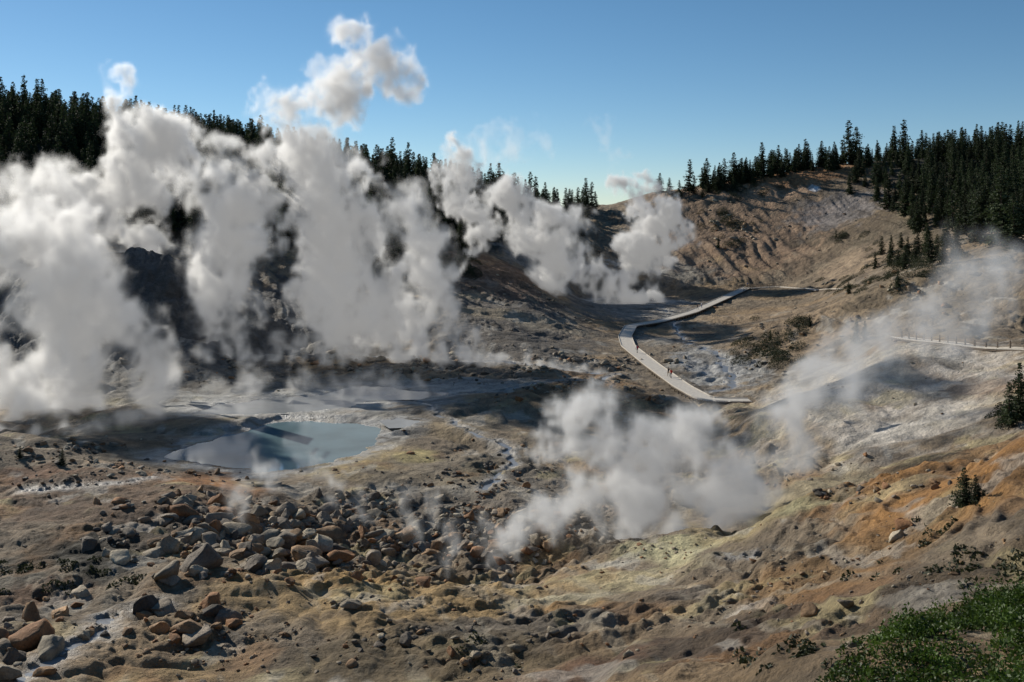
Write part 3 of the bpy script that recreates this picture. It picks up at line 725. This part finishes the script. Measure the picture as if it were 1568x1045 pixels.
    si=ng.nodes.new('GeometryNodeSampleIndex'); si.data_type='FLOAT'; si.domain='POINT'
    na=ng.nodes.new('GeometryNodeInputNamedAttribute'); na.data_type='FLOAT'; na.inputs['Name'].default_value='sd'
    Lk.new(gi.outputs[0],si.inputs['Geometry']); Lk.new(na.outputs['Attribute'],si.inputs['Value']); Lk.new(ix,si.inputs['Index'])
    Lk.new(si.outputs[0],vc.inputs['Density'])
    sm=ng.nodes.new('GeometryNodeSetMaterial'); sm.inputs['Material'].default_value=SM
    Lk.new(vc.outputs[0],sm.inputs['Geometry']); Lk.new(sm.outputs[0],go.inputs[0])
    md=o.modifiers.new('grid','NODES'); md.node_group=ng
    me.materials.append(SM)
    print(name,shp,nv,round(time.time()-T0,1))
    return o
G_=.52
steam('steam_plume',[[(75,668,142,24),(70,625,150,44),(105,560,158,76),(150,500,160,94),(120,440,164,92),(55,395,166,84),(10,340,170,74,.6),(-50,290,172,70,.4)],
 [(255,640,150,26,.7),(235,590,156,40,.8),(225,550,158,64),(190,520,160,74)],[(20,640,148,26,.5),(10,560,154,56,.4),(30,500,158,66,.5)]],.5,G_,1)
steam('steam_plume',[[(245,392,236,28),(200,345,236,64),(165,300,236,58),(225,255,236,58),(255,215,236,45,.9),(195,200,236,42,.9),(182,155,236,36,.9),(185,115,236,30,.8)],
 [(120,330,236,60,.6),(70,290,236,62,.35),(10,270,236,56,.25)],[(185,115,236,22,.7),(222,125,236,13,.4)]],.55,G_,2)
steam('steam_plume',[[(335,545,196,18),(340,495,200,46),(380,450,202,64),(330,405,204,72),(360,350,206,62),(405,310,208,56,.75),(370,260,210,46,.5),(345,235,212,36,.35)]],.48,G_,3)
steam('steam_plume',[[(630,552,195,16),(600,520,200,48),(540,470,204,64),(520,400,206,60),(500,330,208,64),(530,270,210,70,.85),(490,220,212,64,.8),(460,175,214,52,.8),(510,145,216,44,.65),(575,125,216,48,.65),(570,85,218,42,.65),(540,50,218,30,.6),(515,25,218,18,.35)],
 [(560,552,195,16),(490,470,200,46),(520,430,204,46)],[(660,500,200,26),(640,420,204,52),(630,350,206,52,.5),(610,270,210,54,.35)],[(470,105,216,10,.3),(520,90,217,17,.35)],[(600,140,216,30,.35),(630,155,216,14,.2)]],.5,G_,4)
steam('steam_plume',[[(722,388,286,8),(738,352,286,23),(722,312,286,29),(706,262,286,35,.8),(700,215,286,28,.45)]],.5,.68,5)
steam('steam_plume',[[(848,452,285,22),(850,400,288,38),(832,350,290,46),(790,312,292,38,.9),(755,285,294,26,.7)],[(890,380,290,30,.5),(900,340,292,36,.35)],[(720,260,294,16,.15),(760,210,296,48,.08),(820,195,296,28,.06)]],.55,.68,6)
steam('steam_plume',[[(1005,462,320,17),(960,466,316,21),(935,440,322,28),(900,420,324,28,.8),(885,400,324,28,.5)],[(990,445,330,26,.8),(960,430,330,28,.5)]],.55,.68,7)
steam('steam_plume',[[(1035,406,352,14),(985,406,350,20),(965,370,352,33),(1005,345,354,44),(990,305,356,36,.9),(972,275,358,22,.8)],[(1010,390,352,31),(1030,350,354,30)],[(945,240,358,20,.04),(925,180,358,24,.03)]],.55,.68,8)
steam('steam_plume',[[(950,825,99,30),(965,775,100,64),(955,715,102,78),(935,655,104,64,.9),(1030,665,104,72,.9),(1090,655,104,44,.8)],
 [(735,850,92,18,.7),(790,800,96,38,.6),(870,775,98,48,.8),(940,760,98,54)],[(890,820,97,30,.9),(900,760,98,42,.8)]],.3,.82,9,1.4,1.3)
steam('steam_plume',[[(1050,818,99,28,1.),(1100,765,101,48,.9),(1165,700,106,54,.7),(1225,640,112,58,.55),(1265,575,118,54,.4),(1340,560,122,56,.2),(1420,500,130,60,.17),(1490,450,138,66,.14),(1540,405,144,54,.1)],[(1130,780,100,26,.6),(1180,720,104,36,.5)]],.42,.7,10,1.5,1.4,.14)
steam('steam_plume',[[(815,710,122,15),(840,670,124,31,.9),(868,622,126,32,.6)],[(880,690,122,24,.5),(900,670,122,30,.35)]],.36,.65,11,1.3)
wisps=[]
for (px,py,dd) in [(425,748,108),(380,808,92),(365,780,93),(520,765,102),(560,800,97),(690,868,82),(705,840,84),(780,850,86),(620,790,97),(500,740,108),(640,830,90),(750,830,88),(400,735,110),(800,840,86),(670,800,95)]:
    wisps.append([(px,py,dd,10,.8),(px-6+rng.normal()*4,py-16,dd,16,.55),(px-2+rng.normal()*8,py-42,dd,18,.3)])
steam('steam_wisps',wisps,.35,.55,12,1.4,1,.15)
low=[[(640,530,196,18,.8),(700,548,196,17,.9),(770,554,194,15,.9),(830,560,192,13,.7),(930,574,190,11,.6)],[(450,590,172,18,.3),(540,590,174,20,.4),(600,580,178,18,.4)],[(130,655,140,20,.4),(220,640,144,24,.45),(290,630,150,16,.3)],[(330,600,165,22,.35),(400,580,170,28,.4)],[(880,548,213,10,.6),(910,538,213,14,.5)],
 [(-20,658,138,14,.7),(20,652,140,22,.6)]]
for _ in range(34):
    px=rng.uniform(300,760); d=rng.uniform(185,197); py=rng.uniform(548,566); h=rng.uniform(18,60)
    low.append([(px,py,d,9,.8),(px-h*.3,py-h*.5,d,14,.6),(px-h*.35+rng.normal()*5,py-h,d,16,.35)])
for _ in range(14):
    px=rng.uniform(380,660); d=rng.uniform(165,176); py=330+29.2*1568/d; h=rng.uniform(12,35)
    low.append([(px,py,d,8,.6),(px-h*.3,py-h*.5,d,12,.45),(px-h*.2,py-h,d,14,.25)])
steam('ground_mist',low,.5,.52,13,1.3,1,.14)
# ---------------------------------------------------------------- light, sky, camera
EL,AZ=26,-45
w=bpy.data.worlds.new('World'); scene.world=w; w.use_nodes=True; nt=w.node_tree
bg=nt.nodes['Background']; sky=nt.nodes.new('ShaderNodeTexSky'); sky.sky_type='NISHITA'; sky.sun_disc=False
sky.sun_elevation=math.radians(EL); sky.sun_rotation=math.radians(AZ); sky.altitude=2400; sky.air_density=.9; sky.dust_density=.25; sky.ozone_density=2.2
hs=nt.nodes.new('ShaderNodeHueSaturation'); hs.inputs['Saturation'].default_value=1.15; hs.inputs['Hue'].default_value=.492
nt.links.new(sky.outputs[0],hs.inputs['Color']); nt.links.new(hs.outputs[0],bg.inputs['Color']); bg.inputs['Strength'].default_value=.09
sd=Vector((math.sin(math.radians(AZ))*math.cos(math.radians(EL)),math.cos(math.radians(AZ))*math.cos(math.radians(EL)),math.sin(math.radians(EL))))
sl=bpy.data.lights.new('sun','SUN'); sl.energy=5.0; sl.angle=math.radians(.5); sl.color=(1,.94,.83)
so=bpy.data.objects.new('sun',sl); link(so); so.rotation_euler=sd.to_track_quat('Z','Y').to_euler()
cam=bpy.data.cameras.new('camera'); cam.sensor_width=36; cam.lens=36; cam.shift_y=-.1228; cam.clip_start=.5; cam.clip_end=12000
cobj=bpy.data.objects.new('camera',cam); link(cobj); cobj.rotation_euler=(math.pi/2,0,0); scene.camera=cobj
scene.view_settings.view_transform='Standard'; scene.view_settings.look='None'; scene.view_settings.exposure=0
print('done',time.time()-T0)
